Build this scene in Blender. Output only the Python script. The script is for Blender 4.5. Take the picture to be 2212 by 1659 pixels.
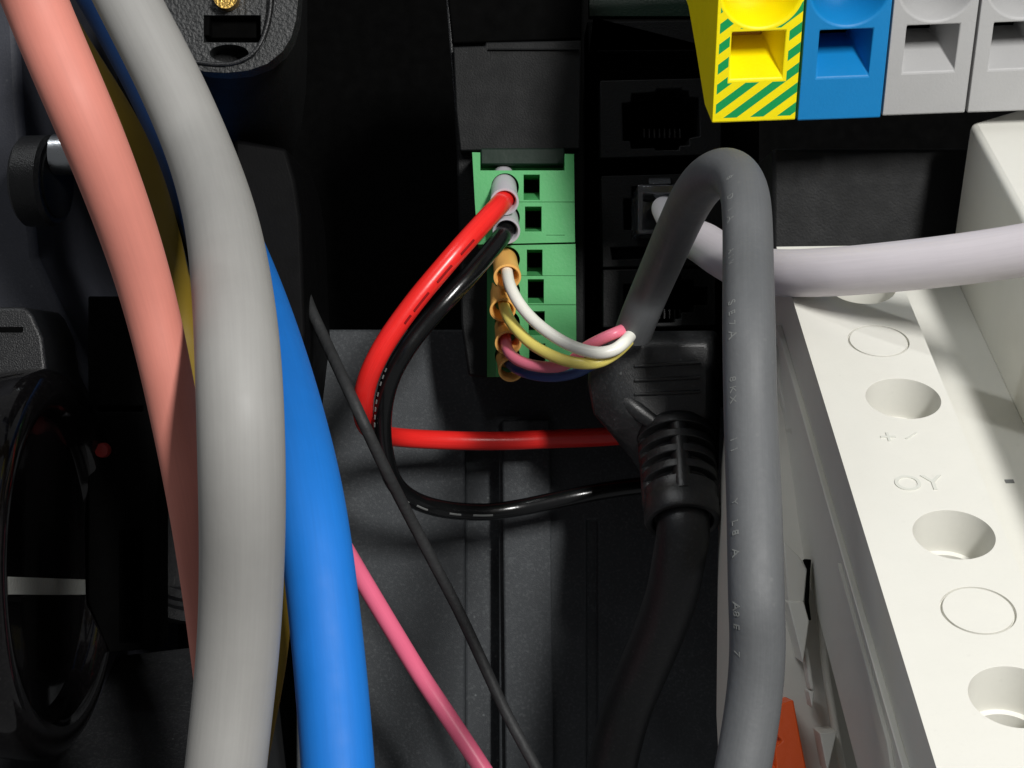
import bpy, bmesh, math, random
from mathutils import Vector, Matrix
random.seed(7)
for o in list(bpy.data.objects): bpy.data.objects.remove(o)
S = bpy.context.scene
COL = S.collection
# ------------------------------------------------------------------ camera, world, lamps, exposure
D = 22.0; WID = 12.0                                  # camera distance to the y=0 plane and width seen there (cm)
cd = bpy.data.cameras.new('camera'); cam = bpy.data.objects.new('camera', cd); COL.objects.link(cam)
cam.location = (0, -D, 0); cam.rotation_euler = (math.radians(90), 0, 0)
cd.sensor_width = 36; cd.lens = 36*D/WID; cd.clip_start = .1; cd.clip_end = 500
cd.dof.use_dof = False
S.camera = cam
wd = bpy.data.worlds.new('World'); S.world = wd; wd.use_nodes = True
wd.node_tree.nodes['Background'].inputs[0].default_value = (.97, .98, 1, 1)
wd.node_tree.nodes['Background'].inputs[1].default_value = .12
def lamp(name, loc, tgt, sx, sy, power, col=(1, 1, 1)):
    l = bpy.data.lights.new(name, 'AREA'); l.shape = 'RECTANGLE'; l.size = sx; l.size_y = sy
    l.energy = power; l.color = col
    o = bpy.data.objects.new(name, l); COL.objects.link(o); o.location = loc
    o.rotation_euler = (Vector(tgt)-Vector(loc)).to_track_quat('-Z', 'Y').to_euler()
    return o
lamp('ceiling_tube_lamp', (13.5, -42, 14.5), (0, 0, 0), 3.2, 9, 20500, (1, .985, .96))
lamp('second_tube_lamp', (-15, -16, 30), (0, 0, 0), 22, 1.6, 2700, (.97, .99, 1))
S.view_settings.view_transform = 'Standard'; S.view_settings.look = 'None'
S.view_settings.exposure = 0; S.view_settings.gamma = 1
S.render.engine = 'CYCLES'
# ------------------------------------------------------------------ helpers
K0 = WID/2212/D
def P(u, v, d):
    k = K0*(D+d)
    return Vector(((u-1106)*k, d, (829.5-v)*k))
def lin(h):
    h = h.lstrip('#'); r = []
    for i in (0, 2, 4):
        c = int(h[i:i+2], 16)/255
        r.append(c/12.92 if c <= .04045 else ((c+.055)/1.055)**2.4)
    return (*r, 1)
MATS = {}
def plastic(name, col, rough=.45, bump=.05, bscale=30, mott=.08, spec=.5, dust=0, dustcol='#8a8c8c', metal=0, trans=0, streak=False, sss=0, smudge=.15):
    m = bpy.data.materials.new(name); m.use_nodes = True; nt = m.node_tree; N = nt.nodes; L = nt.links
    b = N['Principled BSDF']; tc = N.new('ShaderNodeTexCoord')
    mp = N.new('ShaderNodeMapping'); L.new(tc.outputs['Object'], mp.inputs[0])
    n1 = N.new('ShaderNodeTexNoise'); n1.inputs['Scale'].default_value = 3.2; n1.inputs['Detail'].default_value = 5
    L.new(mp.outputs[0], n1.inputs[0])
    c = lin(col) if isinstance(col, str) else (*col, 1)
    mx = N.new('ShaderNodeMix'); mx.data_type = 'RGBA'
    mx.inputs[6].default_value = tuple(x*(1-mott) for x in c[:3])+(1,)
    mx.inputs[7].default_value = tuple(min(1, x*(1+mott)) for x in c[:3])+(1,)
    L.new(n1.outputs[0], mx.inputs[0]); out = mx.outputs[2]
    if streak:
        at = N.new('ShaderNodeAttribute'); at.attribute_name = 'tube'
        ns = N.new('ShaderNodeTexNoise'); ns.inputs['Scale'].default_value = 11; ns.inputs['Detail'].default_value = 6; ns.inputs['Roughness'].default_value = .65
        L.new(at.outputs['Vector'], ns.inputs[0])
        rs = N.new('ShaderNodeMapRange'); rs.inputs[1].default_value = .3; rs.inputs[2].default_value = .7
        rs.inputs[3].default_value = 1-streak; rs.inputs[4].default_value = 1+streak*.6; L.new(ns.outputs[0], rs.inputs[0])
        vm = N.new('ShaderNodeVectorMath'); vm.operation = 'SCALE'; L.new(out, vm.inputs[0]); L.new(rs.outputs[0], vm.inputs['Scale'])
        out = vm.outputs[0]
    if dust:
        n3 = N.new('ShaderNodeTexNoise'); n3.inputs['Scale'].default_value = 1.3; n3.inputs['Detail'].default_value = 3
        L.new(tc.outputs['Object'], n3.inputs[0])
        vo = N.new('ShaderNodeTexVoronoi'); vo.inputs['Scale'].default_value = 6; L.new(tc.outputs['Object'], vo.inputs[0])
        mr = N.new('ShaderNodeMapRange'); mr.inputs[1].default_value = .05; mr.inputs[2].default_value = .13
        mr.inputs[3].default_value = 1; mr.inputs[4].default_value = 0; L.new(vo.outputs['Distance'], mr.inputs[0])
        hs = N.new('ShaderNodeMath'); hs.operation = 'GREATER_THAN'; hs.inputs[1].default_value = .62
        L.new(vo.outputs['Color'], hs.inputs[0])
        mu = N.new('ShaderNodeMath'); mu.operation = 'MULTIPLY'; L.new(mr.outputs[0], mu.inputs[0]); L.new(hs.outputs[0], mu.inputs[1])
        n4 = N.new('ShaderNodeTexNoise'); n4.inputs['Scale'].default_value = 26; n4.inputs['Detail'].default_value = 6
        L.new(tc.outputs['Object'], n4.inputs[0])
        m4 = N.new('ShaderNodeMapRange'); m4.inputs[1].default_value = .5; m4.inputs[2].default_value = .8; m4.inputs[4].default_value = .5
        L.new(n4.outputs[0], m4.inputs[0])
        ad = N.new('ShaderNodeMath'); ad.operation = 'ADD'; L.new(mu.outputs[0], ad.inputs[0]); L.new(m4.outputs[0], ad.inputs[1])
        m5 = N.new('ShaderNodeMath'); m5.operation = 'MULTIPLY'; L.new(ad.outputs[0], m5.inputs[0]); L.new(n3.outputs[0], m5.inputs[1])
        m6 = N.new('ShaderNodeMath'); m6.operation = 'MULTIPLY'; m6.use_clamp = True; L.new(m5.outputs[0], m6.inputs[0]); m6.inputs[1].default_value = dust
        md = N.new('ShaderNodeMix'); md.data_type = 'RGBA'; L.new(m6.outputs[0], md.inputs[0]); L.new(out, md.inputs[6])
        md.inputs[7].default_value = lin(dustcol); out = md.outputs[2]
    L.new(out, b.inputs['Base Color'])
    n5 = N.new('ShaderNodeTexNoise'); n5.inputs['Scale'].default_value = 5; n5.inputs['Detail'].default_value = 4
    L.new(tc.outputs['Object'], n5.inputs[0])
    mr2 = N.new('ShaderNodeMapRange'); mr2.inputs[3].default_value = max(.02, rough-smudge*rough*1.2); mr2.inputs[4].default_value = min(1, rough+smudge*rough*1.2)
    L.new(n5.outputs[0], mr2.inputs[0]); L.new(mr2.outputs[0], b.inputs['Roughness'])
    b.inputs['Specular IOR Level'].default_value = spec; b.inputs['Metallic'].default_value = metal
    b.inputs['Transmission Weight'].default_value = trans
    if sss:
        b.inputs['Subsurface Weight'].default_value = sss; b.inputs['Subsurface Radius'].default_value = (.12, .1, .08)
    n2 = N.new('ShaderNodeTexNoise'); n2.inputs['Scale'].default_value = bscale; n2.inputs['Detail'].default_value = 4
    L.new(mp.outputs[0], n2.inputs[0])
    bp = N.new('ShaderNodeBump'); bp.inputs['Strength'].default_value = bump; bp.inputs['Distance'].default_value = .03
    L.new(n2.outputs[0], bp.inputs['Height']); L.new(bp.outputs[0], b.inputs['Normal'])
    MATS[name] = m; return m
WM = {}
def finish(name, me, mat, parent=None, bevel=0, smooth=35, local=False, segs=2, kind=None):
    """link a mesh whose vertices are in world cm (or in the parent's frame when local)"""
    me.name = name; o = bpy.data.objects.new(name, me); COL.objects.link(o)
    if mat: me.materials.clear(); me.materials.append(mat)
    me.polygons.foreach_set('use_smooth', [True]*len(me.polygons))
    me.set_sharp_from_angle(angle=math.radians(smooth))
    if parent:
        o.parent = parent
        if not local:
            w = WM.get(parent.name, Matrix()); o.matrix_parent_inverse = w.inverted()
            WM[o.name] = Matrix()
        else: WM[o.name] = WM.get(parent.name, Matrix())
    else:
        vs = me.vertices; c = sum((v.co for v in vs), Vector())/max(1, len(vs))
        me.transform(Matrix.Translation(-c)); o.location = c
        WM[o.name] = Matrix.Translation(c)
    if bevel:
        b = o.modifiers.new('bevel', 'BEVEL'); b.width = bevel; b.segments = segs; b.limit_method = 'ANGLE'; b.angle_limit = math.radians(40)
        b.harden_normals = False
    if kind: o['kind'] = kind
    return o
def mk(vs, fs):
    me = bpy.data.meshes.new('m'); me.from_pydata([tuple(v) for v in vs], [], fs)
    bm = bmesh.new(); bm.from_mesh(me); bmesh.ops.recalc_face_normals(bm, faces=bm.faces); bm.to_mesh(me); bm.free(); me.update(); return me
def merge(*mes):
    vs = []; fs = []
    for me in mes:
        n = len(vs); vs += [v.co.copy() for v in me.vertices]; fs += [[i+n for i in p.vertices] for p in me.polygons]
    return mk(vs, fs)
def box(x0, x1, y0, y1, z0, z1):
    v = [(x, y, z) for x in (x0, x1) for y in (y0, y1) for z in (z0, z1)]
    return mk(v, [(0, 1, 3, 2), (4, 6, 7, 5), (0, 4, 5, 1), (2, 3, 7, 6), (0, 2, 6, 4), (1, 5, 7, 3)])
def boxP(u0, v0, u1, v1, d0, d1):
    a = P(u0, v0, d0); b = P(u1, v1, d0)
    return box(a.x, b.x, d0, d1, b.z, a.z)
def prism(pts, ext):
    """closed outline of 3D points pushed along ext"""
    n = len(pts); ext = Vector(ext)
    vs = [Vector(p) for p in pts]+[Vector(p)+ext for p in pts]
    return mk(vs, [tuple(range(n)), tuple(range(2*n-1, n-1, -1))]+[(i, (i+1) % n, (i+1) % n+n, i+n) for i in range(n)])
def prismP(pts, d0, d1): return prism([P(u, v, d0) for u, v in pts], (0, d1-d0, 0))
def loft(rings, cap=True):
    n = len(rings[0]); vs = [p for r in rings for p in r]; fs = []
    for k in range(len(rings)-1):
        for i in range(n):
            j = (i+1) % n; fs.append((k*n+i, k*n+j, (k+1)*n+j, (k+1)*n+i))
    if cap: fs += [tuple(range(n)), tuple(range(len(vs)-1, len(vs)-n-1, -1))]
    return mk(vs, fs)
def lathe(prof, c, axis, n=48, cap=True, sq=1.0):
    """prof: (radius, distance along axis)"""
    ax = Vector(axis).normalized(); a = ax.orthogonal().normalized(); b = ax.cross(a); c = Vector(c)
    return loft([[c+ax*h+(a*math.cos(2*math.pi*i/n)+b*math.sin(2*math.pi*i/n)*sq)*r for i in range(n)] for r, h in prof], cap)
def cut(me, *cutters):
    o = bpy.data.objects.new('t', me); COL.objects.link(o); tmp = [o]
    for c in cutters:
        q = bpy.data.objects.new('c', c); COL.objects.link(q); tmp.append(q)
        m = o.modifiers.new('b', 'BOOLEAN'); m.operation = 'DIFFERENCE'; m.solver = 'EXACT'; m.object = q
    dg = bpy.context.evaluated_depsgraph_get(); dg.update()
    r = bpy.data.meshes.new_from_object(o.evaluated_get(dg))
    for t in tmp: bpy.data.objects.remove(t)
    return r
def thing(name, label, cat, loc, group=None, mat=None):
    e = bpy.data.objects.new(name, None); COL.objects.link(e); e.empty_display_size = .3
    M = mat if mat is not None else Matrix.Translation(Vector(loc)); e.matrix_world = M; WM[e.name] = M.copy()
    e['label'] = label; e['category'] = cat
    if group: e['group'] = group
    return e
def tag(o, label, cat, group=None):
    o['label'] = label; o['category'] = cat
    if group: o['group'] = group
    return o
def spline(pts, sub=8):
    """Catmull-Rom through rows of (x,y,z,r)"""
    out = []; n = len(pts)
    for i in range(n-1):
        p0 = pts[max(0, i-1)]; p1 = pts[i]; p2 = pts[i+1]; p3 = pts[min(n-1, i+2)]
        if i == 0: p0 = [2*a-b for a, b in zip(p1, p2)]
        if i == n-2: p3 = [2*a-b for a, b in zip(p2, p1)]
        for s in range(sub):
            t = s/sub
            out.append([.5*(2*b+(c-a)*t+(2*a-5*b+4*c-d)*t*t+(3*b-a-3*c+d)*t**3) for a, b, c, d in zip(p0, p1, p2, p3)])
    out.append(list(pts[-1])); return out
class Tube:
    def __init__(s, pts, sub=8, n=28, wob=0.0, smooth=0):
        q = spline(pts, sub)
        for _ in range(smooth):
            q = [q[0]]+[[(a+2*b+c)/4 for a, b, c in zip(q[i-1], q[i], q[i+1])] for i in range(1, len(q)-1)]+[q[-1]]
        s.c = [Vector(p[:3]) for p in q]; s.r = [p[3] for p in q]; s.n = n
        s.t = [(s.c[min(i+1, len(s.c)-1)]-s.c[max(i-1, 0)]).normalized() for i in range(len(s.c))]
        up = Vector((0, -1, 0)); a = (up-s.t[0]*up.dot(s.t[0])).normalized(); s.a = [a]
        for i in range(1, len(s.c)):
            a = (s.a[-1]-s.t[i]*s.a[-1].dot(s.t[i])).normalized(); s.a.append(a)
        s.b = [t.cross(a) for t, a in zip(s.t, s.a)]
    lay = 0
    def ring(s, i, f=1.0):
        return [s.c[i]+(s.a[i]*math.cos(2*math.pi*k/s.n)+s.b[i]*math.sin(2*math.pi*k/s.n))*s.r[i]*f*(1+s.lay*math.cos(5*2*math.pi*k/s.n+i*.035)+s.lay*.2*math.sin(i*.21+k*.9)) for k in range(s.n)]
    def mesh(s, hollow=0):
        R = [s.ring(i) for i in range(len(s.c))]
        def cap(i, sg):       # slightly rounded cut
            m = Vector(s.t[i])*sg*s.r[i]*.06
            return [p+m for p in s.ring(i, .9)]
        R = [cap(0, -1)]+R+[cap(len(s.c)-1, 1)]
        if hollow: R = [[p+s.t[0]*s.r[0]*1.2 for p in s.ring(0, .78)], [p for p in s.ring(0, .8)]]+R
        me = loft(R); at = me.attributes.new('tube', 'FLOAT_VECTOR', 'POINT'); ln = [0]
        for i in range(1, len(s.c)): ln.append(ln[-1]+(s.c[i]-s.c[i-1]).length)
        ln = [0]*(len(R)-len(ln)-1)+ln+[ln[-1]]
        for j in range(len(R)):
            for k in range(s.n):
                a = 2*math.pi*k/s.n; at.data[j*s.n+k].vector = (math.cos(a), math.sin(a), ln[j]*.10)
        return me
    def at(s, i, ang, h=0):
        d = s.a[i]*math.cos(ang)+s.b[i]*math.sin(ang); return s.c[i]+d*(s.r[i]+h), d
def px(rows, r=None, unit=None):
    """(u, v, half width in px) of a cable of real radius r -> its distance follows from how wide it looks"""
    out = []
    for row in rows:
        u, v, w = row[:3]; rr = row[3] if len(row) > 3 else r
        dist = rr/(w*K0); p = P(u, v, dist-D); out.append((p.x, p.y, p.z, rr))
    return out
def pd(rows, r):
    """(u, v, depth[, radius])"""
    out = []
    for row in rows:
        p = P(*row[:3]); out.append((p.x, p.y, p.z, row[3] if len(row) > 3 else r))
    return out
# ------------------------------------------------------------------ materials
plastic('black_matte', '#101112', .6, .25, 45, .2, .2, dust=.08, dustcol='#5a5c5c')
plastic('black_deep', '#020202', .8, .1, 40, .2, .05)
plastic('black_satin', '#161719', .4, .3, 60, .2, .5, dust=.3, dustcol='#707272')
plastic('black_gloss', '#0b0a0b', .09, .015, 8, .2, .6, dust=.12, dustcol='#777777', smudge=.4)
plastic('charcoal_sheet', '#3f4245', .62, .25, 60, .18, .3, dust=.42, dustcol='#aeb4b4')
plastic('dark_sheet', '#232426', .6, .3, 40, .2, .35, dust=.35)
plastic('black_soft', '#060607', .6, .06, 40, .2, .1)
plastic('slate', '#34363e', .6, .15, 40, .1, .35, dust=.2)
plastic('leather_black', '#1a1c1d', .5, .6, 26, .2, .5, dust=.4, dustcol='#8d8f8f')
plastic('salmon_pvc', '#cb8072', .6, .05, 9, .05, .4, sss=.05, streak=.05)
plastic('grey_pvc', '#92918e', .6, .05, 9, .05, .45, streak=.05)
plastic('blue_pvc', '#1272cc', .64, .05, 9, .05, .4, streak=.05)
plastic('navy_pvc', '#0a2850', .6, .05, 9, .05, .3)
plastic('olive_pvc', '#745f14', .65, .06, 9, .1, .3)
plastic('red_pvc', '#f52c28', .3, .05, 12, .05, .5, streak=.1)
plastic('black_pvc', '#101112', .22, .06, 14, .1, .6)
plastic('pink_pvc', '#ff7698', .38, .05, 12, .05, .45, streak=.05)
plastic('white_pvc', '#fffdf0', .35, .05, 12, .04, .45)
plastic('yellow_pvc', '#fbe97c', .35, .05, 12, .05, .45)
plastic('navy_thin', '#3c5590', .35, .06, 12, .15, .5)
plastic('rose_pvc', '#f38198', .35, .05, 12, .05, .45)
plastic('dark_cable', '#595b5d', .6, .12, 14, .08, .45, streak=.07, dust=.12, dustcol='#a0a09a')
plastic('thin_dark', '#303132', .6, .5, 10, .15, .35)
plastic('boot_black', '#222324', .38, .15, 60, .2, .6, dust=.3, dustcol='#8d8f8f')
plastic('white_cable', '#d0cacf', .45, .06, 6, .03, .4, streak=.05)
plastic('boot_white', '#efedf2', .4, .08, 8, .03, .4)
plastic('white_plastic', '#d9d8d0', .5, .05, 5, .03, .35, dust=.12, dustcol='#8f8c80')
plastic('ivory_dim', '#d4d2ca', .55, .05, 6, .04, .3)
plastic('green_plastic', '#4fa563', .5, .08, 22, .05, .35)
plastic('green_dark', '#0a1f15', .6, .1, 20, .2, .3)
plastic('ferrule_grey', '#c3c0c6', .35, .04, 10, .05, .45)
plastic('ferrule_orange', '#ffbd68', .4, .04, 10, .07, .4)
plastic('block_blue', '#0d7bbb', .5, .08, 30, .04, .35)
plastic('block_grey', '#a9a9a9', .5, .08, 30, .04, .35)
plastic('orange_clip', '#ff5e10', .45, .1, 14, .08, .4)
plastic('brass', '#c9a65c', .3, .3, 30, .2, .5, metal=1)
plastic('steel', '#b8bcc0', .28, .1, 20, .1, .5, metal=1)
plastic('reflection_grey', '#858783', .4, .4, 20, .1, .3)
plastic('print_grey', '#737574', .6, 0, 20, .2, .3)
plastic('dark_print', '#8d0d10', .5, 0, 20, .1, .3)
plastic('emboss', '#cecfc7', .55, .02, 8, .02, .3)
plastic('crystal', '#b9bdc2', .06, .05, 10, .02, .6, trans=.9)
m = plastic('red_led', '#6a1412', .7, .05, 20, .1, .4)
plastic('pcb', '#0d2a1e', .4, .2, 30, .3, .4)
# yellow block with the green earth stripes printed on its face
def stripe_mat():
    m = plastic('block_yellow', '#f8e400', .45, .08, 30, .04, .35); nt = m.node_tree; N = nt.nodes; L = nt.links
    b = N['Principled BSDF']; src = b.inputs['Base Color'].links[0].from_socket
    tc = N.new('ShaderNodeTexCoord'); sp = N.new('ShaderNodeSeparateXYZ'); L.new(tc.outputs['Object'], sp.inputs[0])
    def M(op, a, c=None, d=None):
        n = N.new('ShaderNodeMath'); n.operation = op
        for i, x in enumerate((a, c, d)):
            if x is None: continue
            if isinstance(x, (int, float)): n.inputs[i].default_value = x
            else: L.new(x, n.inputs[i])
        return n.outputs[0]
    X, Y, Z = sp.outputs
    q = M('ADD', M('MULTIPLY', X, -math.sin(R38)), M('MULTIPLY', Z, math.cos(R38)))
    fr = M('FRACT', M('DIVIDE', M('ADD', q, 10.03), .168))
    s = M('LESS_THAN', fr, .5)
    def inside(a, lo, hi): return M('MULTIPLY', M('GREATER_THAN', a, lo), M('LESS_THAN', a, hi))
    border = M('MULTIPLY', inside(X, .045, .9), inside(Z, .055, 3))
    pit = M('MULTIPLY', inside(X, .15, .74), inside(Z, .43, 1.0))
    dx = M('SUBTRACT', X, .44); dz = M('SUBTRACT', Z, 1.40)
    ring = M('LESS_THAN', M('ADD', M('MULTIPLY', dx, dx), M('MULTIPLY', dz, dz)), .43*.43)
    face = M('LESS_THAN', Y, .004)
    mask = M('MULTIPLY', M('MULTIPLY', s, border), M('MULTIPLY', face, M('MULTIPLY', M('SUBTRACT', 1, pit), M('SUBTRACT', 1, ring))))
    mx = N.new('ShaderNodeMix'); mx.data_type = 'RGBA'; L.new(mask, mx.inputs[0]); L.new(src, mx.inputs[6]); mx.inputs[7].default_value = lin('#0b9850')
    L.new(mx.outputs[2], b.inputs['Base Color']); return m
R38 = math.radians(38); stripe_mat()
M_ = MATS
# ------------------------------------------------------------------ setting: enclosure
finish('back_wall', box(-14, 14, 9, 9.4, -12, 12), M_['black_deep'], kind='structure')
finish('lower_panel', cut(boxP(640, 712, 2600, 2100, 3.3, 8.6), boxP(1268, 1125, 1292, 2200, 3.1, 3.36), boxP(1003, 975, 1078, 2300, 3.0, 3.75)), M_['charcoal_sheet'], bevel=.04, kind='structure')  # wide groove added to imitate a dark shadow strip down the panel
finish('lit_strip_rib', prism([P(1084, 908, 3.12), P(1188, 905, 3.12), P(1200, 2100, 3.12), P(1096, 2100, 3.12)], (0, .179, 0)), M_['charcoal_sheet'], bevel=.03, kind='structure')  # raised strip added to stand in for the lit band between shadows
finish('side_wall', prism([P(-200, -200, 1), P(25, -200, 1), P(48, 250, 1), P(80, 553, 1), P(120, 640, 1), P(200, 800, 1), P(200, 1700, 1), P(-200, 1700, 1)], (0, 6, 0)), M_['slate'], bevel=.1, kind='structure')
finish('floor_ledge', prism([P(-300, 1900, -2.0), P(-300, 1480, 2.0), P(560, 1380, 2.6), P(560, 1900, -2.0)], (0, 3, -1.5)), M_['dark_sheet'], bevel=.05, kind='structure')
finish('inner_panel', boxP(1668, 320, 2700, 1300, -1.6, 2.2), M_['black_matte'], bevel=.05, kind='structure')
# black post behind which the thin wire comes out
o = finish('support_post', prismP([(505, 300), (618, 320), (638, 390), (650, 470), (661, 720), (640, 905), (505, 905)], .3, 3.3-.01), M_['black_soft'], bevel=.05)
tag(o, 'black upright plastic post behind the grey and blue cables, below the flanged housing', 'post')

# ------------------------------------------------------------------ flanged black housing, upper left
t = thing('flanged_housing', 'black plastic housing with rounded flange, square pocket and oval slot, top left', 'housing', P(500, 380, 0))
fl = [(300, -90), (648, -90), (644, 0), (640, 42), (629, 82), (610, 112), (578, 138), (536, 153), (486, 158), (440, 155), (398, 140), (330, 100), (300, 40)]
inn = [(320, -80), (590, -80), (586, 0), (580, 40), (567, 82), (548, 112), (518, 130), (486, 137), (440, 134), (404, 124), (350, 86), (320, 40)]
bd = [(290, -90), (665, -90), (664, 0), (664, 110), (661, 200), (650, 280), (632, 335), (600, 366), (536, 386), (450, 382), (398, 350), (330, 250), (290, 100)]
plate = cut(prismP(fl, -2.0, -1.62),
            prismP([(c[0], c[1]) for c in inn], -2.2, -1.93))
plate = cut(plate, boxP(424, 14, 550, 74, -2.4, -1.0))
ov = [(480+43*math.cos(a*math.pi/12), 98+19*math.sin(a*math.pi/12)) for a in range(24)]
plate = cut(plate, prismP(ov, -2.4, -1.0))
pl = finish('flange', plate, M_['leather_black'], t, bevel=.015)
body = loft([[P(u, v, -1.62) for u, v in fl], [P(u*.5+b[0]*.5, v*.5+b[1]*.5, .1) for (u, v), b in zip(fl, bd)], [P(u, v, 2.0) for u, v in bd], [P(u, v, 3.2) for u, v in bd]])
finish('body', body, M_['black_matte'], t, bevel=.03, smooth=50)
rim = Tube(pd([(586, -70, -2.02), (585, 0, -2.02), (580, 42, -2.02), (567, 84, -2.02), (547, 114, -2.02), (518, 132, -2.02), (486, 139, -2.02), (438, 136, -2.02), (404, 126, -2.02), (350, 92, -2.02)], .022), 6, 10)
finish('rim', rim.mesh(), M_['black_satin'], t)
finish('pocket', cut(boxP(420, 8, 553, 77, -1.90, -1.45), boxP(436, 16, 541, 68, -2.4, -1.75)), M_['black_deep'], t, bevel=.012)
sc = P(487, -8, -2.1)
s1 = finish('screw', cut(lathe([(.13, 0), (.13, .3)], sc-Vector((0, 0, 0)), (0, 1, 0), 32), box(sc.x-.2, sc.x+.2, sc.y-.1, sc.y+.06, sc.z-.025, sc.z+.025)), M_['brass'], t, bevel=.01)

# ------------------------------------------------------------------ thumb nut, round knobs on the left
t = thing('thumb_nut', 'black ridged thumb nut with bright metal bolt behind the salmon cable', 'nut', P(70, 390, .6))
c = P(55, 392, .3); ax = Vector((1, -.18, .0)).normalized()
nut = lathe([(.50, 0), (.54, .04), (.54, .34), (.50, .39), (.36, .40), (.34, .36)], c, ax, 64)
finish('collar', nut, M_['black_satin'], t, bevel=0)
finish('bolt', lathe([(.24, .3), (.24, .72), (.20, .75), (.12, .75), (.12, .85)], P(68, 335, .1), ax, 32), M_['steel'], t)
finish('washer', lathe([(.30, .36), (.44, .38), (.44, .42), (.30, .44)], c, ax, 48), M_['black_matte'], t)

t = thing('round_knob', 'large glossy black round knob with pale bar as painted light reflection, lower left', 'knob', P(60, 1640, 0))
n = Vector((.9965, -.084, .02)).normalized(); c = P(135, 1215, -1.0)
knob = lathe([(2.08, 1.2), (2.16, .5), (2.18, .2), (2.14, .06), (2.04, -.03), (1.92, -.05), (1.80, -.02), (1.71, .06), (1.66, .16), (1.65, .24), (1.64, .25)], c, -n, 96)
finish('rim', knob, M_['black_gloss'], t, smooth=60)
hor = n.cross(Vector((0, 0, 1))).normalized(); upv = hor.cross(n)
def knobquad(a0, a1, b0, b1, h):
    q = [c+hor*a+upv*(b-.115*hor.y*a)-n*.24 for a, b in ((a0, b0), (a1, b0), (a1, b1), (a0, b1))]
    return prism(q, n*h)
finish('reflection_bar', knobquad(-1.5, 1.5, -.36, -.17, .02), M_['reflection_grey'], t, bevel=.008)  # pale inlaid bar paints the reflection of a lamp tube on the gloss

t = thing('ring_fitting', 'dark ring fitting half hidden behind the salmon and grey cables', 'ring', P(400, 1330, 1.6))
n2 = Vector((.62, -.78, .05)).normalized(); c2 = P(430, 1110, 2.2)
finish('ring', lathe([(1.35, 1.0), (1.42, .2), (1.38, 0), (1.25, 0), (1.2, .1), (1.14, .12), (1.10, .05), (1.0, .05), (.95, .5)], c2, -n2, 72), M_['black_satin'], t)
t = thing('latch_box', 'dark box with light top edge above the round knob at the left edge', 'box', P(0, 800, -1))
finish('box', prismP([(-160, 664), (55, 663), (70, 680), (92, 730), (100, 800), (150, 900), (-160, 900)], -.6, .99), M_['black_satin'], t, bevel=.04)
finish('slot_plate', boxP(-20, 706, 48, 716, -.64, -.5), M_['black_deep'], t)
o = finish('indicator_light', lathe([(.0, -.02), (.05, -.018), (.08, -.008), (.09, .02), (.09, .1)], P(219, 973, .3), (0.1, 1, 0), 24, cap=False), M_['red_led'])
tag(o, 'small round red indicator beside the round knob', 'indicator light')
t = thing('left_bracket', 'black bracket with narrow slot left of the salmon cable', 'bracket', P(250, 1400, 0))
finish('plate', cut(prismP([(190, 640), (330, 640), (345, 880), (345, 1400), (235, 1410), (190, 1300)], .42, .98), boxP(203, 878, 300, 890, .2, .8), boxP(248, 1150, 300, 1395, .2, .96)), M_['black_deep'], t, bevel=.02)

# ------------------------------------------------------------------ control module with green plug
t = thing('control_module', 'slim black control module whose lower half holds the green plug', 'module', P(1120, 815, 2))
finish('body', prismP([(952, -90), (1262, -90), (1264, 812), (1046, 815), (1012, 812), (996, 700), (986, 330), (968, 0)], 1.75, 5), M_['black_matte'], t, bevel=.03)
finish('upper_cover', prismP([(972, -85), (1256, -85), (1256, 84), (978, 94), (968, 0)], 1.6, 1.75), M_['black_deep'], t, bevel=.02)
finish('lower_cover', prismP([(979, 101), (1048, 99), (1049, 91), (1255, 87), (1253, 322), (994, 326), (985, 240)], 1.38, 1.75), M_['black_matte'], t, bevel=.018)
finish('finger_ridge', boxP(1054, 104, 1250, 108, 1.33, 1.4), M_['black_matte'], t, bevel=.01)
# side edge moulding seen as a light line
finish('edge_bead', Tube(pd([(960, -80, 1.66), (967, 0, 1.66), (977, 130, 1.66), (986, 240, 1.7)], .022), 5, 8).mesh(), M_['black_satin'], t)

def hole(u0, v0, u1, v1): return boxP(u0, v0, u1, v1, .6, 2.2)
t = thing('green_plug', 'green pluggable connector, upper, holding the red and black wires', 'connector', P(1130, 523, 1.6), 'green wire connectors')
b = prismP([(1020, 329), (1240, 333), (1242, 523), (1032, 528), (1026, 440)], 1.0, 1.75)
wedge = lambda u0, v0, u1, v1: prism([P(u0, v0, .99), P(u1, v0, .99), P(u1, v1, .99), P(u0, v1, .99)], (0, 1.2, .22))
def slotcut(u0, v0, u1, vm, v1):
    a = P(u0, v0, 1.0); bb = P(u1, vm, 1.0); e = P(u1, v1, 1.0)
    # square opening with a sloped sill in front of its lower edge
    return prism([Vector((a.x, .9, a.z)), Vector((a.x, .9, e.z)), Vector((a.x, 1.02, e.z)), Vector((a.x, 1.22, bb.z)), Vector((a.x, 1.7, bb.z)), Vector((a.x, 1.7, a.z))], (bb.x-a.x, 0, 0))
b = cut(b, boxP(1036, 320, 1222, 360, .6, 1.68), slotcut(1131, 377, 1166, 414, 432), slotcut(1134, 446, 1170, 491, 500),
        lathe([(.17, -1), (.17, .6)], P(1091, 404, 1.0), (0, 1, 0), 32), lathe([(.17, -1), (.17, .6)], P(1093, 470, 1.0), (0, 1, 0), 32),
        boxP(1120, 434, 1300, 436, .9, 1.015), boxP(1180, 506, 1220, 507.5, .9, 1.015))
finish('housing', b, M_['green_plastic'], t, bevel=.012)
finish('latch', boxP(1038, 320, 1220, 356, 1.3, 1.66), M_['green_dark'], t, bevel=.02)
for u0, v0, u1, v1 in ((1133, 379, 1164, 414), (1136, 448, 1168, 490)):
    finish('contact', boxP(u0, v0, u1, v1, 1.62, 1.69), M_['black_deep'], t)
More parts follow.
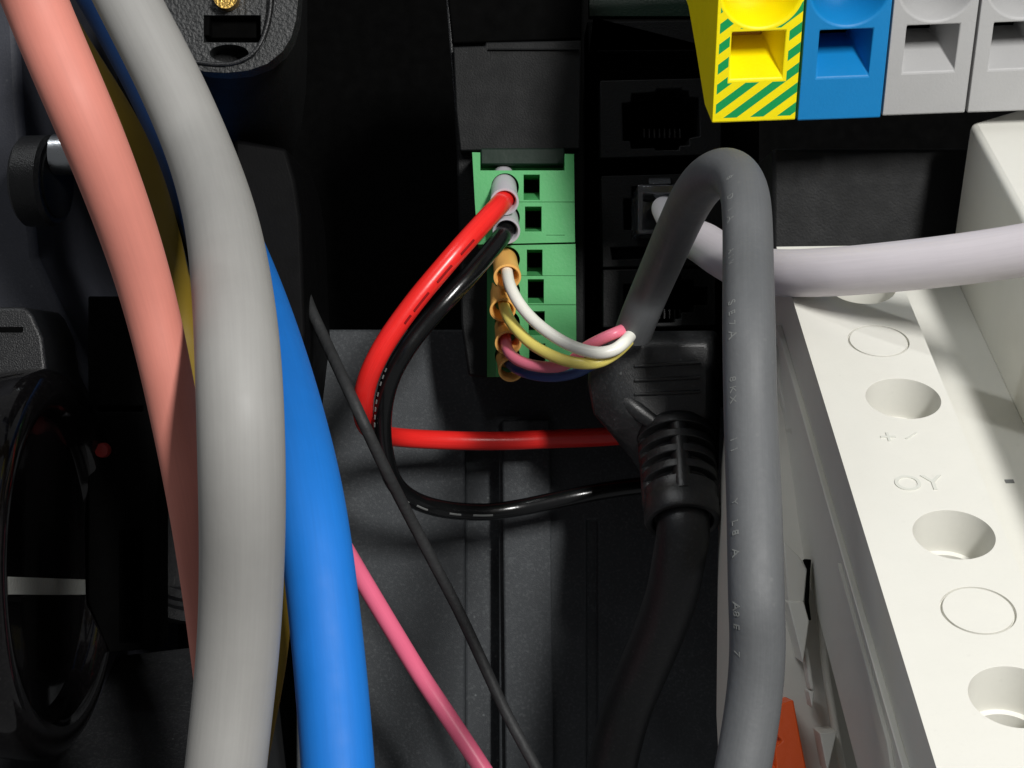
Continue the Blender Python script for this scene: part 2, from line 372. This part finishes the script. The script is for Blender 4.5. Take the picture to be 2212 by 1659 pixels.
t = thing('green_plug', 'green pluggable connector, lower, holding the white, yellow, pink and navy wires', 'connector', P(1130, 815, 1.6), 'green wire connectors')
b = prismP([(1046, 531), (1243, 527), (1245, 740), (1245, 812), (1050, 814)], 1.0, 1.75)
b = cut(b, slotcut(1138, 539, 1172, 584, 595), slotcut(1140, 603, 1175, 642, 655), slotcut(1142, 672, 1177, 712, 724), slotcut(1143, 742, 1178, 780, 790),
        *[lathe([(.155, -1), (.155, .6)], P(1096, v, 1.0), (0, 1, 0), 32) for v in (560, 627, 697, 768)],
        boxP(1120, 594, 1300, 595.5, .9, 1.015), boxP(1120, 657, 1300, 659, .9, 1.02), prism([(P(1072, 525, 1).x, .995, 2.0), (P(1046, 525, 1).x, 1.9, 2.0), (-3, 1.9, 2.0), (-3, .8, 2.0), (P(1072, 525, 1).x, .8, 2.0)], (0, 0, -4.0)))
finish('housing', b, M_['green_plastic'], t, bevel=.012)
for v in (541, 605, 674, 744): finish('contact', boxP(1141, v, 1174, v+36, 1.62, 1.69), M_['black_deep'], t)

def ferrule(A, B, r, mat, label, cat='ferrule'):
    a = P(*A); b = P(*B); ax = (b-a).normalized(); L = (b-a).length
    me = lathe([(r*.8, -.25), (r*.92, 0), (r, .05), (r*1.02, L*.6), (r*1.12, L-.02), (r*1.11, L), (r*.95, L+.003), (r*.84, L-.02), (r*.80, L*.4)], a, ax, 40)
    o = finish('wire_ferrule', me, mat, None, smooth=50); return tag(o, label, cat, 'ferrules in the green connectors')
ferrule((1088, 392, 1.25), (1090, 436, .62), .155, M_['ferrule_grey'], 'light grey ferrule round the end of the red wire')
ferrule((1093, 462, 1.25), (1094, 499, .72), .15, M_['ferrule_grey'], 'light grey ferrule round the end of the black wire')
ferrule((1090, 556, 1.2), (1096, 598, .68), .15, M_['ferrule_orange'], 'orange ferrule round the white wire, topmost of the orange ones')
ferrule((1084, 628, 1.2), (1086, 670, .76), .142, M_['ferrule_orange'], 'orange ferrule round the yellow wire, second from the top')
ferrule((1093, 701, 1.2), (1098, 741, .7), .145, M_['ferrule_orange'], 'orange ferrule round the pink wire, third from the top')
ferrule((1094, 770, 1.2), (1104, 799, .76), .14, M_['ferrule_orange'], 'orange ferrule round the navy wire, lowest of all')

# ------------------------------------------------------------------ network module
t = thing('network_module', 'black module with three network sockets right of the green plugs', 'module', P(1420, 705, 3))
finish('body', prismP([(1268, 47), (1640, 42), (1640, 880), (1300, 880), (1274, 800)], 2.3, 6), M_['black_deep'], t, bevel=.02)
bz = cut(prismP([(1268, 47), (1560, 43), (1560, 110), (1290, 112), (1282, 60), (1276, 112), (1270, 112)], 2.0, 2.3))
finish('bezel', bz, M_['black_matte'], t, bevel=.02)
z1 = [(490, 460), (600, 450), (610, 340), (910, 320), (920, 280), (1230, 270), (1240, 300), (1320, 305), (1330, 385), (1450, 390), (1465, 870), (1330, 895), (1330, 985), (1210, 990), (1200, 1045), (910, 1050), (900, 1020), (600, 1030), (590, 930), (500, 930)]
cav = [(1261.8+x*.1736, 137+y*.1736) for x, y in z1]
finish('socket', cut(prismP([(1296, 174), (1556, 168), (1558, 334), (1296, 342)], 1.55, 2.5), prismP(cav, 1.3, 2.45)), M_['black_matte'], t, bevel=.014)
cav2 = [(1350, 425), (1368, 425), (1368, 398), (1490, 396), (1490, 424), (1506, 424), (1506, 500), (1480, 500), (1480, 512), (1368, 512), (1368, 493), (1350, 493)]
finish('socket', cut(prismP([(1299, 380), (1561, 374), (1562, 573), (1302, 578)], 1.55, 2.5), prismP(cav2, 1.3, 2.45), prismP([(1321, 532), (1500, 527), (1498, 552), (1325, 558)], 1.3, 2.0)), M_['black_matte'], t, bevel=.014)
cav3 = [(1350, 612), (1376, 612), (1376, 598), (1412, 598), (1412, 590), (1476, 590), (1476, 602), (1503, 602), (1503, 618), (1533, 618), (1533, 657), (1502, 657), (1502, 673), (1475, 673), (1475, 687), (1461, 687), (1461, 695), (1376, 697), (1376, 688), (1350, 688)]
finish('socket', cut(prismP([(1302, 582), (1545, 580), (1546, 704), (1302, 708)], 1.55, 2.5), prismP(cav3, 1.3, 2.45)), M_['black_matte'], t, bevel=.014)
for vv in (300, 690):
    for k in range(8):
        finish('contact_pin', boxP(1390+k*11, vv-22, 1393+k*11, vv-2, 1.95, 2.4), M_['black_satin'], t)
o = finish('circuit_board', boxP(1272, -60, 1700, 36, 2.5, 2.7), M_['pcb'], None, bevel=.01)
tag(o, 'dark green circuit board edge at the top behind the network module', 'circuit board')

# ------------------------------------------------------------------ white network cable and its plug
t = thing('network_plug', 'clear network plug pushed into the middle black socket', 'plug', P(1430, 505, 1.5))
finish('crystal_body', cut(boxP(1378, 399, 1478, 506, .85, 2.1), boxP(1392, 414, 1464, 492, .6, 1.7)), M_['crystal'], t, bevel=.02)
finish('latch_tab', prism([P(1402, 398, .84), P(1450, 397, .84), P(1450, 390, 1.7), P(1402, 391, 1.7)], (0, .1, .06)), M_['crystal'], t, bevel=.01)
finish('boot', Tube(pd([(1432, 448, 1.5, .13), (1433, 450, .95, .145), (1438, 456, .5, .16), (1456, 478, .05, .19), (1482, 508, -.25, .215)], .15), 6, 28).mesh(), M_['boot_white'], t)
o = finish('network_cable', Tube(pd([(2560, 470, -6.4), (2380, 508, -5.9), (2212, 540, -5.4), (2050, 563, -4.9), (1900, 579, -4.4), (1800, 587, -4.0), (1710, 590, -3.5), (1650, 586, -2.9), (1600, 574, -2.2), (1555, 550, -1.5), (1520, 526, -.9), (1482, 508, -.3, .22)], .236), 8, 36).mesh(), M_['white_cable'], None)
tag(o, 'thick white network cable crossing behind the dark grey loop to the right edge', 'cable')

# ------------------------------------------------------------------ moulded black plug and its cable
t = thing('molded_plug', 'black moulded data plug with ribbed strain relief below the network sockets', 'plug', P(1450, 1110, 0))
out = [(1275, 735), (1300, 716), (1548, 714), (1556, 735), (1556, 900), (1546, 920), (1500, 932), (1420, 934), (1370, 930), (1310, 915), (1280, 890), (1270, 830)]
cx, cy = 1440, 830
out2 = [(1275, 735), (1300, 716), (1548, 714), (1556, 735), (1556, 900), (1552, 1020), (1500, 1050), (1420, 1050), (1382, 1020), (1330, 950), (1282, 895), (1268, 830)]
r0 = [P(u, v, 1.6) for u, v in out2]; r1 = [P(cx_*.02+u*.98, 830*.02+v*.98, .72) for (u, v), cx_ in zip(out2, [1440]*12)]; r1b = [P((u+a)/2, (v+b)/2, .45) for (u, v), (a, b) in zip(out, out2)]
r2 = [P(cx+(u-cx)*.80+8, cy+(v-cy)*.86, .22) for u, v in out]; r3 = [P(cx+(u-cx)*.70+12, cy+(v-cy)*.78, .15) for u, v in out]
finish('body', loft([r0, r1, r1b, r2, r3]), M_['boot_black'], t, bevel=.05, smooth=45, segs=3)
for v0, v1 in ((791, 783), (822, 815), (852, 846)):
    finish('grip_ridge', Tube(pd([(1371, v0, .13), (1440, (v0+v1)/2, .12), (1512, v1, .13)], .02), 4, 8).mesh(), M_['boot_black'], t)
finish('diagonal_rib', Tube(pd([(1288, 812, .58, .07), (1322, 842, .36, .10), (1362, 874, .24, .12), (1410, 910, .22, .11)], .07), 5, 14).mesh(), M_['boot_black'], t)
ax0 = P(1459, 935, .45); ax1 = P(1474, 1118, -.2); axd = (ax1-ax0); LL = axd.length; axn = axd.normalized()
prof = [(.25, -.12), (.43, -.04), (.47, .04)]
for k in range(4):
    s = .12+k*.2
    prof += [(.468-.008*k, s), (.35, s+.012), (.35, s+.085), (.46-.008*k, s+.1)]
prof += [(.425, .94), (.44, .98), (.445, 1.19), (.43, 1.23), (.36, 1.23), (.33, 1.16)]
finish('strain_relief', lathe(prof, ax0, axn, 64), M_['boot_black'], t, bevel=.01, smooth=40)
side = axn.cross(Vector((0, -1, 0))).normalized(); fr = side.cross(axn).normalized()
if fr.y > 0: fr = -fr
for sg in (1, -1):
    q = []
    for s in (.0, .5, 1.0):
        p = ax0+axn*s+fr*.345*sg; q.append((p.x, p.y, p.z, .112))
    finish('spine', Tube(q, 3, 16).mesh(), M_['boot_black'], t)
for sg in (1, -1):
    q = []
    for s in (.0, .5, 1.0):
        p = ax0+axn*s+side*.345*sg; q.append((p.x, p.y, p.z, .112))
    finish('spine', Tube(q, 3, 16).mesh(), M_['boot_black'], t)
cs = ax0+axn*.8; ce = ax0+axn*1.3
o = finish('data_cable', Tube([(cs.x, cs.y, cs.z, .31), (ce.x, ce.y, ce.z, .31)]+pd([(1468, 1200, -.2), (1450, 1290, .2), (1418, 1380, .7), (1384, 1460, 1.1), (1352, 1540, 1.4), (1326, 1640, 1.6), (1305, 1760, 1.7)], .31), 8, 36).mesh(), M_['boot_black'], None)
tag(o, 'thick black cable hanging down from the ribbed moulded plug', 'cable')

# ------------------------------------------------------------------ dark grey four-core cable: cut end, tight loop, long drop
dark = Tube(px([(1369, 716, 41), (1386, 672, 41.5), (1408, 620, 42), (1436, 556, 43.5), (1464, 492, 45.5), (1492, 434, 47.5), (1522, 392, 49.5), (1556, 371, 51), (1588, 378, 52), (1607, 412, 53), (1614, 470, 54), (1616, 560, 55), (1618, 700, 57.5), (1622, 900, 58.5), (1630, 1100, 60), (1634, 1280, 61), (1637, 1380, 60.8), (1633, 1470, 60.6), (1622, 1560, 60.6), (1605, 1660, 60.8), (1582, 1780, 61)], .22), 9, 40, smooth=9)
dark.lay = .009
dk = finish('control_cable', dark.mesh(hollow=1), M_['dark_cable'], None)
tag(dk, 'dark grey round cable bent in a tight loop, its cut end releasing four thin wires', 'cable')
# printed letters that follow the sheath
def letter_on(ch, i, ang, size, mat):
    cu = bpy.data.curves.new('l', 'FONT'); cu.body = ch; cu.size = size; cu.extrude = .0015; cu.align_x = 'CENTER'; cu.align_y = 'CENTER'
    to = bpy.data.objects.new('l', cu); COL.objects.link(to); dg = bpy.context.evaluated_depsgraph_get(); dg.update()
    me = bpy.data.meshes.new_from_object(to.evaluated_get(dg)); bpy.data.objects.remove(to)
    p, nn = dark.at(i, ang, .002); tt = dark.t[i]; ri = nn.cross(tt).normalized()
    for v in me.vertices:
        a = ang-0; x, y, z = v.co
        v.co = p+tt*x+nn*z+nn.cross(tt)*(-y)*-1 - nn*(y*y/(2*dark.r[i]))
    o = finish('print', me, mat, dk, smooth=30); return o
def ang_of(i, u):
    best = None
    for k in range(360):
        p, nn = dark.at(i, math.radians(k)); 
        if nn.y > -.1: continue
        uu = 1106+p.x/(K0*(D+p.y))
        if best is None or abs(uu-u) < best[0]: best = (abs(uu-u), math.radians(k))
    return best[1]
def idx_of(v):
    b = min((abs(829.5-p.z/(K0*(D+p.y))-v), i) for i, p in enumerate(dark.c) if i > len(dark.c)*.45); return b[1]
txt = [('8', 357, .10), ('I', 388, .14), ('D', 452, .11), ('I', 476, .09), ('A', 497, .13), ('A', 569, .10), ('I', 589, .10), ('V', 605, .10), ('S', 676, .13), ('E', 693, .11), ('E', 706, .11), ('7', 718, .11), ('A', 746, .14), ('8', 833, .11), ('K', 848, .11), ('X', 871, .11), ('I', 959, .12), ('I', 993, .12), ('Y', 1108, .10), ('L', 1132, .11), ('8', 1158, .11), ('E', 1171, .11), ('A', 1203, .13), ('A', 1299, .13), ('8', 1322, .11), ('E', 1337, .11), ('7', 1396, .11)]
for ch, v, s in txt:
    i = idx_of(v); letter_on(ch, i, ang_of(i, 1575.5 + (v-400)*.0155), s*.85, M_['print_grey'])

def wire(name, rows, r, mat, label, n=20, sub=8, group=None, smooth=1):
    T = Tube(pd(rows, r), sub, n, smooth=smooth); o = finish(name, T.mesh(), mat, None); tag(o, label, 'wire', group); o_T[name+label] = T; return o, T
o_T = {}
G4 = 'thin wires out of the dark grey cable'
wire('thin_wire', [(1091, 560, 1.3), (1094, 580, .8), (1100, 612, .45), (1113, 641, .2), (1131, 668, .0), (1156, 695, -.2), (1186, 719, -.38), (1220, 740, -.52), (1256, 755, -.65), (1292, 762, -.75), (1323, 757, -.75), (1346, 742, -.7), (1362, 724, -.45), (1372, 706, -.2)], .071, M_['white_pvc'], 'white thin wire curving from the grey cable to the top orange ferrule', group=G4)
wire('thin_wire', [(1085, 628, 1.3), (1088, 656, .85), (1098, 686, .45), (1120, 716, .15), (1150, 744, -.1), (1186, 765, -.32), (1222, 779, -.48), (1258, 785, -.6), (1294, 782, -.62), (1328, 764, -.55), (1356, 738, -.4), (1372, 712, -.2)], .068, M_['yellow_pvc'], 'pale yellow thin wire just under the white one', group=G4)
wire('thin_wire', [(1093, 705, 1.3), (1092, 734, .85), (1098, 758, .5), (1116, 776, .25), (1146, 788, .05), (1182, 793, -.08), (1214, 790, -.12), (1240, 776, -.2), (1264, 752, -.3), (1296, 734, -.45), (1330, 719, -.5), (1356, 708, -.35), (1374, 700, -.2)], .068, M_['rose_pvc'], 'pink thin wire looping from the third orange ferrule into the grey cable', group=G4)
wire('thin_wire', [(1094, 772, 1.3), (1100, 784, .9), (1116, 797, .6), (1140, 807, .4), (1172, 813, .25), (1208, 813, .12), (1246, 805, .0), (1282, 787, -.1), (1318, 768, -.28), (1350, 742, -.3), (1372, 712, -.2)], .062, M_['navy_thin'], 'navy blue thin wire, lowest of the four', group=G4)

red, RT = wire('power_wire', [(1088, 400, 1.3), (1091, 425, .85), (1076, 446, .45), (1046, 478, .15), (996, 533, -.1), (946, 591, -.2), (898, 649, -.25), (848, 717, -.25), (815, 772, -.2), (793, 824, -.05), (784, 874, .2), (790, 915, .7), (814, 936, 1.3), (846, 943, 1.75), (900, 948, 2.05), (1000, 952, 2.3), (1100, 952, 2.4), (1200, 948, 2.4), (1300, 944, 2.3), (1400, 935, 2.2)], .122, M_['red_pvc'], 'glossy red wire from the upper green connector looping down and back right', n=28, smooth=2)
blk, BT = wire('power_wire', [(1093, 470, 1.3), (1094, 492, .9), (1080, 516, .6), (1046, 558, .3), (1008, 602, .1), (960, 654, 0), (912, 708, 0), (874, 760, 0), (846, 812, .1), (830, 868, .25), (826, 930, .5), (833, 990, .8), (849, 1038, 1.1), (878, 1070, 1.4), (922, 1091, 1.7), (980, 1103, 1.9), (1050, 1106, 2.1), (1115, 1098, 2.2), (1180, 1085, 2.2), (1250, 1070, 2.2), (1330, 1056, 2.3), (1410, 1046, 2.4)], .112, M_['black_pvc'], 'glossy black wire beside the red one, looping lower', n=28, smooth=2)
def dash(T, o, i0, i1, ang, mat, w=.012):
    pts = []
    for i in range(i0, i1+1):
        p, nn = T.at(i, ang, .000); pts.append((p.x, p.y, p.z, w))
    finish('print_mark', Tube(pts, 1, 6).mesh(), mat, o)
def ang_view(T, i, du):          # angle on the tube that shows at du (-1..1) of its width
    best = None
    for k in range(360):
        p, nn = T.at(i, math.radians(k))
        if nn.y > -.05: continue
        sd = T.t[i].cross(Vector((0, -1, 0))).normalized(); e = abs(nn.dot(sd)-du)
        if best is None or e < best[0]: best = (e, math.radians(k))
    return best[1]
for f0, f1 in ((.20, .225), (.245, .275), (.30, .33), (.335, .35)):
    i0 = int(f0*len(RT.c)); i1 = int(f1*len(RT.c))
    dash(RT, red, i0, i1, ang_view(RT, i0, -.55 if True else .5), M_['dark_print'], .016)
for f in range(8):
    i0 = int((.37+f*.013)*len(BT.c)); dash(BT, blk, i0, i0+1, ang_view(BT, i0, .75), M_['print_grey'], .011)
for a, b2 in ((.56, .59), (.60, .62), (.635, .66), (.70, .72), (.735, .765)):
    i0 = int(a*len(BT.c)); dash(BT, blk, i0, int(b2*len(BT.c)), ang_view(BT, i0, .3), M_['print_grey'], .014)

wire('thin_dark_wire', [(646, 596, 1.6), (670, 664, .9), (702, 734, .6), (768, 876, -.15), (828, 1005, .05), (872, 1092, .45), (930, 1203, .8), (990, 1318, 1.0), (1046, 1438, 1.0), (1096, 1545, .9), (1165, 1672, .7), (1210, 1760, .6)], .07, M_['thin_dark'], 'thin dark grey wire running diagonally down in front of the black wire loop', n=18)
wire('pink_wire', [(700, 1110, 0), (742, 1182, .2), (778, 1243, .4), (842, 1350, .6), (908, 1458, .8), (976, 1560, .8), (1043, 1662, .7), (1110, 1770, .6)], .112, M_['pink_pvc'], 'bright pink wire coming from behind the thick blue cable to the bottom edge', n=24)

# ------------------------------------------------------------------ thick cables on the left
def cable(rows, r, mat, label, n=48, depth=None):
    o = finish('power_cable', Tube(px(rows, r), 8, n, smooth=45).mesh(), mat, None); return tag(o, label, 'cable', 'thick power cables on the left')
cable([(20, -140, 71, .248), (74, 0, 69, .247), (140, 160, 70, .246), (218, 333, 68, .242), (296, 553, 62, .228), (330, 680, 58, .216), (356, 790, 55.5, .207), (378, 900, 53, .2), (408, 1050, 51.5, .195), (430, 1180, 51, .195), (450, 1320, 50, .195), (470, 1480, 49, .195), (490, 1680, 48, .195)], .22, M_['salmon_pvc'], 'thick salmon pink cable, leftmost of the bundle')
cable([(210, -130, 68, .30), (274, 0, 69, .30), (350, 140, 70, .302), (400, 250, 71, .304), (434, 333, 72, .307), (474, 450, 78, .314), (494, 560, 84, .322), (508, 680, 90, .33), (516, 800, 94, .335), (521, 950, 95, .336), (524, 1106, 94, .336), (522, 1250, 91, .332), (516, 1400, 89, .328), (500, 1540, 88, .326), (488, 1660, 88, .325), (474, 1780, 88, .325)], .30, M_['grey_pvc'], 'thick light grey cable arching down between the salmon and blue ones')
cable([(448, 380, 50), (478, 450, 52), (530, 560, 56), (590, 740, 64), (632, 900, 70), (668, 1060, 75), (688, 1210, 77), (706, 1372, 78), (720, 1520, 79), (730, 1660, 80), (738, 1780, 80)], .30, M_['blue_pvc'], 'thick bright blue cable coming out from behind the grey one')
cable([(150, -120, 53), (226, 0, 53), (286, 110, 53), (344, 220, 54), (390, 330, 55), (430, 440, 55), (470, 560, 55)], .26, M_['navy_pvc'], 'very dark blue cable seen between the salmon and grey ones at the top')
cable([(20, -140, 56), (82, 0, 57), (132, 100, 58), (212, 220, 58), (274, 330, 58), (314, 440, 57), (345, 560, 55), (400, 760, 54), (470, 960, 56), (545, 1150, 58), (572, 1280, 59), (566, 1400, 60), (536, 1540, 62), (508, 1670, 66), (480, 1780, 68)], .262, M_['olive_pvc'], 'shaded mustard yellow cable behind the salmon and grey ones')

# ------------------------------------------------------------------ terminal blocks, top right
O = P(1535, 267, -3.05); XP = P(2088, 245, -2.9); ZP = P(1544, 0, -3.75)
bx = (XP-O); BW = bx.length/3; bx.normalize(); bz_ = ZP-O; bz_ -= bx*bz_.dot(bx); bz_.normalize(); by = bz_.cross(bx)   # y points inward
if by.y < 0: by = -by
prof = [(0, 0), (.45, 0), (1.1, .32), (1.7, .58), (1.95, .60), (2.8, .9), (3.0, 2.4), (0, 2.4)]
labels = [('yellow and green striped earth terminal block at the left end of the row', 'block_yellow'), ('plain blue terminal block beside the striped one', 'block_blue'),
          ('light grey terminal block between the blue one and the last grey one', 'block_grey'), ('light grey terminal block cut off by the right edge of the photo', 'block_grey'), ]
for k, (lab, mat) in enumerate(labels):
    M4 = Matrix((( bx.x, by.x, bz_.x, 0), (bx.y, by.y, bz_.y, 0), (bx.z, by.z, bz_.z, 0), (0, 0, 0, 1)))
    org = O+bx*BW*k+Vector((0, (0, .012, .03, .02)[k], (0, -.01, .008, .004)[k]))
    M4 = Matrix.Translation(org) @ M4
    t = thing('terminal_block', lab, 'terminal block', org, 'terminal blocks in a row', M4)
    g = .012
    vs = [(g, y, z) for y, z in prof]; me = prism(vs, (BW-2*g, 0, 0))
    # funnel: wide mouth, narrow back, sloped sill
    def sq(y, x0, x1, z0, z1): return [Vector((x0, y, z0)), Vector((x1, y, z0)), Vector((x1, y, z1)), Vector((x0, y, z1))]
    f = loft([sq(-.05, .155, .715, .455, .975), sq(.0, .165, .705, .465, .965), sq(.42, .235, .61, .66, .95), sq(.75, .245, .60, .67, .94)])
    bowl = lathe([(.44, -.05), (.40, .0), (.37, .05), (.31, .30), (.30, .9)], (.44, 0, 1.40), (0, 1, 0), 56)
    me = cut(me, f, bowl)
    finish('housing', me, M_[mat], t, bevel=.016, local=True, smooth=30)
    finish('clamp', box(.24, .60, .66, .72, .67, .94), M_['black_deep'] if k else M_['brass'], t, local=True)
    finish('screw_head', cut(lathe([(.27, .0), (.28, .04), (.28, .2)], (.44, .55, 1.40), (0, 1, 0), 32), box(.1, .8, .4, .60, 1.38, 1.42)), M_['steel'], t, local=True)
    for zz in (.0,): pass

# ------------------------------------------------------------------ white terminal housing, right (frame: across, out of the face, along it)
A = P(1834, 640, -3.5); B = P(2001, 1106, -6.5); Lv = (B-A).normalized(); Xv = Vector((1, 0, 0)); Xv -= Lv*Xv.dot(Lv); Xv.normalize(); Nv = Xv.cross(Lv)
if Nv.z < 0: Nv = -Nv
HM = Matrix.Translation(A) @ Matrix(((Xv.x, -Nv.x, -Lv.x, 0), (Xv.y, -Nv.y, -Lv.y, 0), (Xv.z, -Nv.z, -Lv.z, 0), (0, 0, 0, 1)))
# local x across, local y into the body, local z up along the strip (so t = -z)
t = thing('white_housing', 'large white slanting terminal housing with a row of round holes, right side', 'housing', A, None, HM)
def disc(tt, r, y0, y1, w=.15, n=56): return lathe([(r, y0), (r, y1)], (w, 0, -tt), (0, 1, 0), n)
strip = box(-.565, .575, 0, 1.9, -8.5, 1.04)
cutters = []
big = [(-.18, .33), (1.845, .335), (3.87, .33), (5.81, .33)]
for tt, r in big: cutters += [lathe([(r+.012, -.1), (r, .012), (r*.97, .42), (r*.84, .425), (r*.82, 1.5)], (.16, 0, -tt), (0, 1, 0), 64)]
kn = [(.846, .29), (4.832, .29), (7.3, .29)]
for tt, r in kn: cutters += [cut(disc(tt, r, -.1, .03, .128), disc(tt, r-.02, -.2, .2, .128))]
strip = cut(strip, *cutters)
finish('hole_strip', strip, M_['white_plastic'], t, bevel=.05, local=True, smooth=30, segs=3)
for (tt, r) in big:
    finish('terminal_screw', cut(lathe([(.22, 0), (.25, .03), (.25, .2)], (.16, 1.25, -tt), (0, 1, 0), 32), box(-.2, .5, 1.1, 1.31, -tt-.03, -tt+.03)), M_['steel'], t, local=True)
    sh = lathe([(r*.79, .30), (r*.79, .33)], (.16, 0, -tt), (0, 1, 0), 48)
finish('recess_floor', box(.575, 1.47, .6, 1.9, -8.5, 1.5), M_['white_plastic'], t, bevel=.02, local=True)
finish('side_block', prism([(1.463, -1.06, 1.72), (4.6, -1.06, 3.5), (4.6, -1.06, -8.5), (1.463, -1.06, -8.5)], (0, 3.01, 0)), M_['white_plastic'], t, bevel=.07, local=True, segs=3)
def emboss(ch, w, tt, size, rot=0):
    cu = bpy.data.curves.new('l', 'FONT'); cu.body = ch; cu.size = size; cu.extrude = .008; cu.align_x = 'CENTER'; cu.align_y = 'CENTER'
    to = bpy.data.objects.new('l', cu); COL.objects.link(to); dg = bpy.context.evaluated_depsgraph_get(); dg.update()
    me = bpy.data.meshes.new_from_object(to.evaluated_get(dg)); bpy.data.objects.remove(to)
    me.transform(Matrix.Translation((w, -.002, -tt)) @ Matrix.Rotation(rot, 4, 'Y') @ Matrix.Rotation(math.radians(90), 4, 'X'))
    finish('embossed_mark', me, M_['emboss'], t, local=True)
emboss('OY', .02, 3.17, .30); emboss('+', -.1, 2.48, .28); emboss('/', .10, 2.46, .2, .6)
emboss('A', .30, 6.35, .26)
finish('mark', box(1.05, 1.13, .594, .602, -2.35, -2.30), M_['print_grey'], t, local=True)
# side clips of the strip
def S3(w, nn, tt): return A+Xv*w+Nv*nn+Lv*tt
finish('side_clip', prism([S3(-.60, -.80, 3.2), S3(-.60, -.82, 5.4), S3(-.60, -1.0, 5.8), S3(-.60, -1.05, 3.5)], Xv*.04), M_['white_plastic'], t, bevel=.01)
finish('side_rib', prism([S3(-.62, -.55, -.4), S3(-.62, -.55, 8.3), S3(-.62, -.61, 8.3), S3(-.62, -.61, -.4)], Xv*.06), M_['white_plastic'], t, bevel=.015)
finish('side_clip', prism([S3(-.66, -1.1, 6.0), S3(-.66, -1.1, 6.6), S3(-.66, -1.5, 6.6), S3(-.66, -1.3, 6.0)], Xv*.1), M_['white_plastic'], t, bevel=.01)

# pale neighbour housing between the dark cable and the slanting one
t = thing('pale_housing', 'narrow pale plastic housing with notched clips right behind the dark grey cable', 'housing', P(1720, 1500, -3))
front = [(1600, 600, -1.6), (1698, 636, -1.7), (1708, 720, -2.1), (1730, 890, -2.9), (1756, 1106, -3.7), (1768, 1254, -4.1), (1781, 1420, -4.6), (1806, 1560, -5.0), (1840, 1760, -5.5), (1640, 1760, -5.5), (1600, 1106, -3.7)]
finish('body', prism([P(*p) for p in front], (0, 2.2, -2.4)), M_['ivory_dim'], t, bevel=.05)
finish('front_bead', Tube(pd([(1697, 640, -1.75), (1709, 730, -2.2), (1730, 890, -2.98), (1755, 1106, -3.78), (1767, 1254, -4.18), (1780, 1420, -4.7), (1802, 1560, -5.1), (1834, 1740, -5.6)], .035), 6, 12).mesh(), M_['ivory_dim'], t)
def tab(pts, d, th, name='clip_face', mat='white_plastic'):
    return finish(name, prism([P(u, v, d+(v-pts[0][1])*-.0028) for u, v in pts], (0, th, -.02)), M_[mat], t, bevel=.012)
tab([(1674, 745), (1682, 750), (1712, 845), (1712, 870), (1706, 925), (1690, 870), (1676, 800)], -2.62, .5)
tab([(1706, 925), (1714, 948), (1724, 985), (1750, 1000), (1755, 1010), (1749, 1040), (1735, 1010)], -3.35, .3)
tab([(1702, 1300), (1736, 1299), (1748, 1342), (1735, 1434), (1720, 1372)], -4.75, .5)
tab([(1747, 1493), (1760, 1493), (1755, 1531)], -5.2, .3)
tab([(1771, 1584), (1808, 1581), (1790, 1660), (1788, 1670)], -5.45, .4)
tab([(1693, 1170), (1729, 1205), (1744, 1230), (1738, 1300), (1702, 1300)], -4.30, .3, 'clip_block', 'ivory_dim')
tab([(1736, 1207), (1753, 1208), (1750, 1250), (1748, 1300), (1753, 1340), (1747, 1336), (1741, 1300), (1743, 1250), (1746, 1228)], -4.45, .1, 'clip_gap', 'black_deep')
tab([(1736, 1400), (1745, 1400), (1760, 1490), (1750, 1490)], -4.95, .2, 'clip_edge', 'ivory_dim')
# pale strip behind the gap
o = finish('mounting_rail', prism([P(1660, 600, .2), P(1960, 600, .2), P(2250, 1900, -2.6), P(1650, 1900, -2.6)], (0, .3, -.3)), M_['ivory_dim'], None)
tag(o, 'shaded rail deep in the narrow gap between the pale and white housings', 'rail')

t = thing('orange_clip', 'orange release clip with a notch, bottom edge beside the dark grey cable', 'clip', P(1710, 1659, -5))
oc = prism([P(1676, 1524, -5.3), P(1714, 1512, -5.3), P(1728, 1590, -5.5), P(1748, 1690, -5.8), P(1700, 1790, -6), P(1640, 1790, -6)], (0, .5, -.05))
oc = cut(oc, prismP([(1630, 1604), (1668, 1612), (1702, 1620), (1714, 1634), (1696, 1648), (1696, 1690), (1630, 1690)], -6.2, -4.2))
finish('lever', oc, M_['orange_clip'], t, bevel=.02)
finish('spring', boxP(1640, 1600, 1715, 1720, -5.0, -4.8), M_['black_deep'], t)
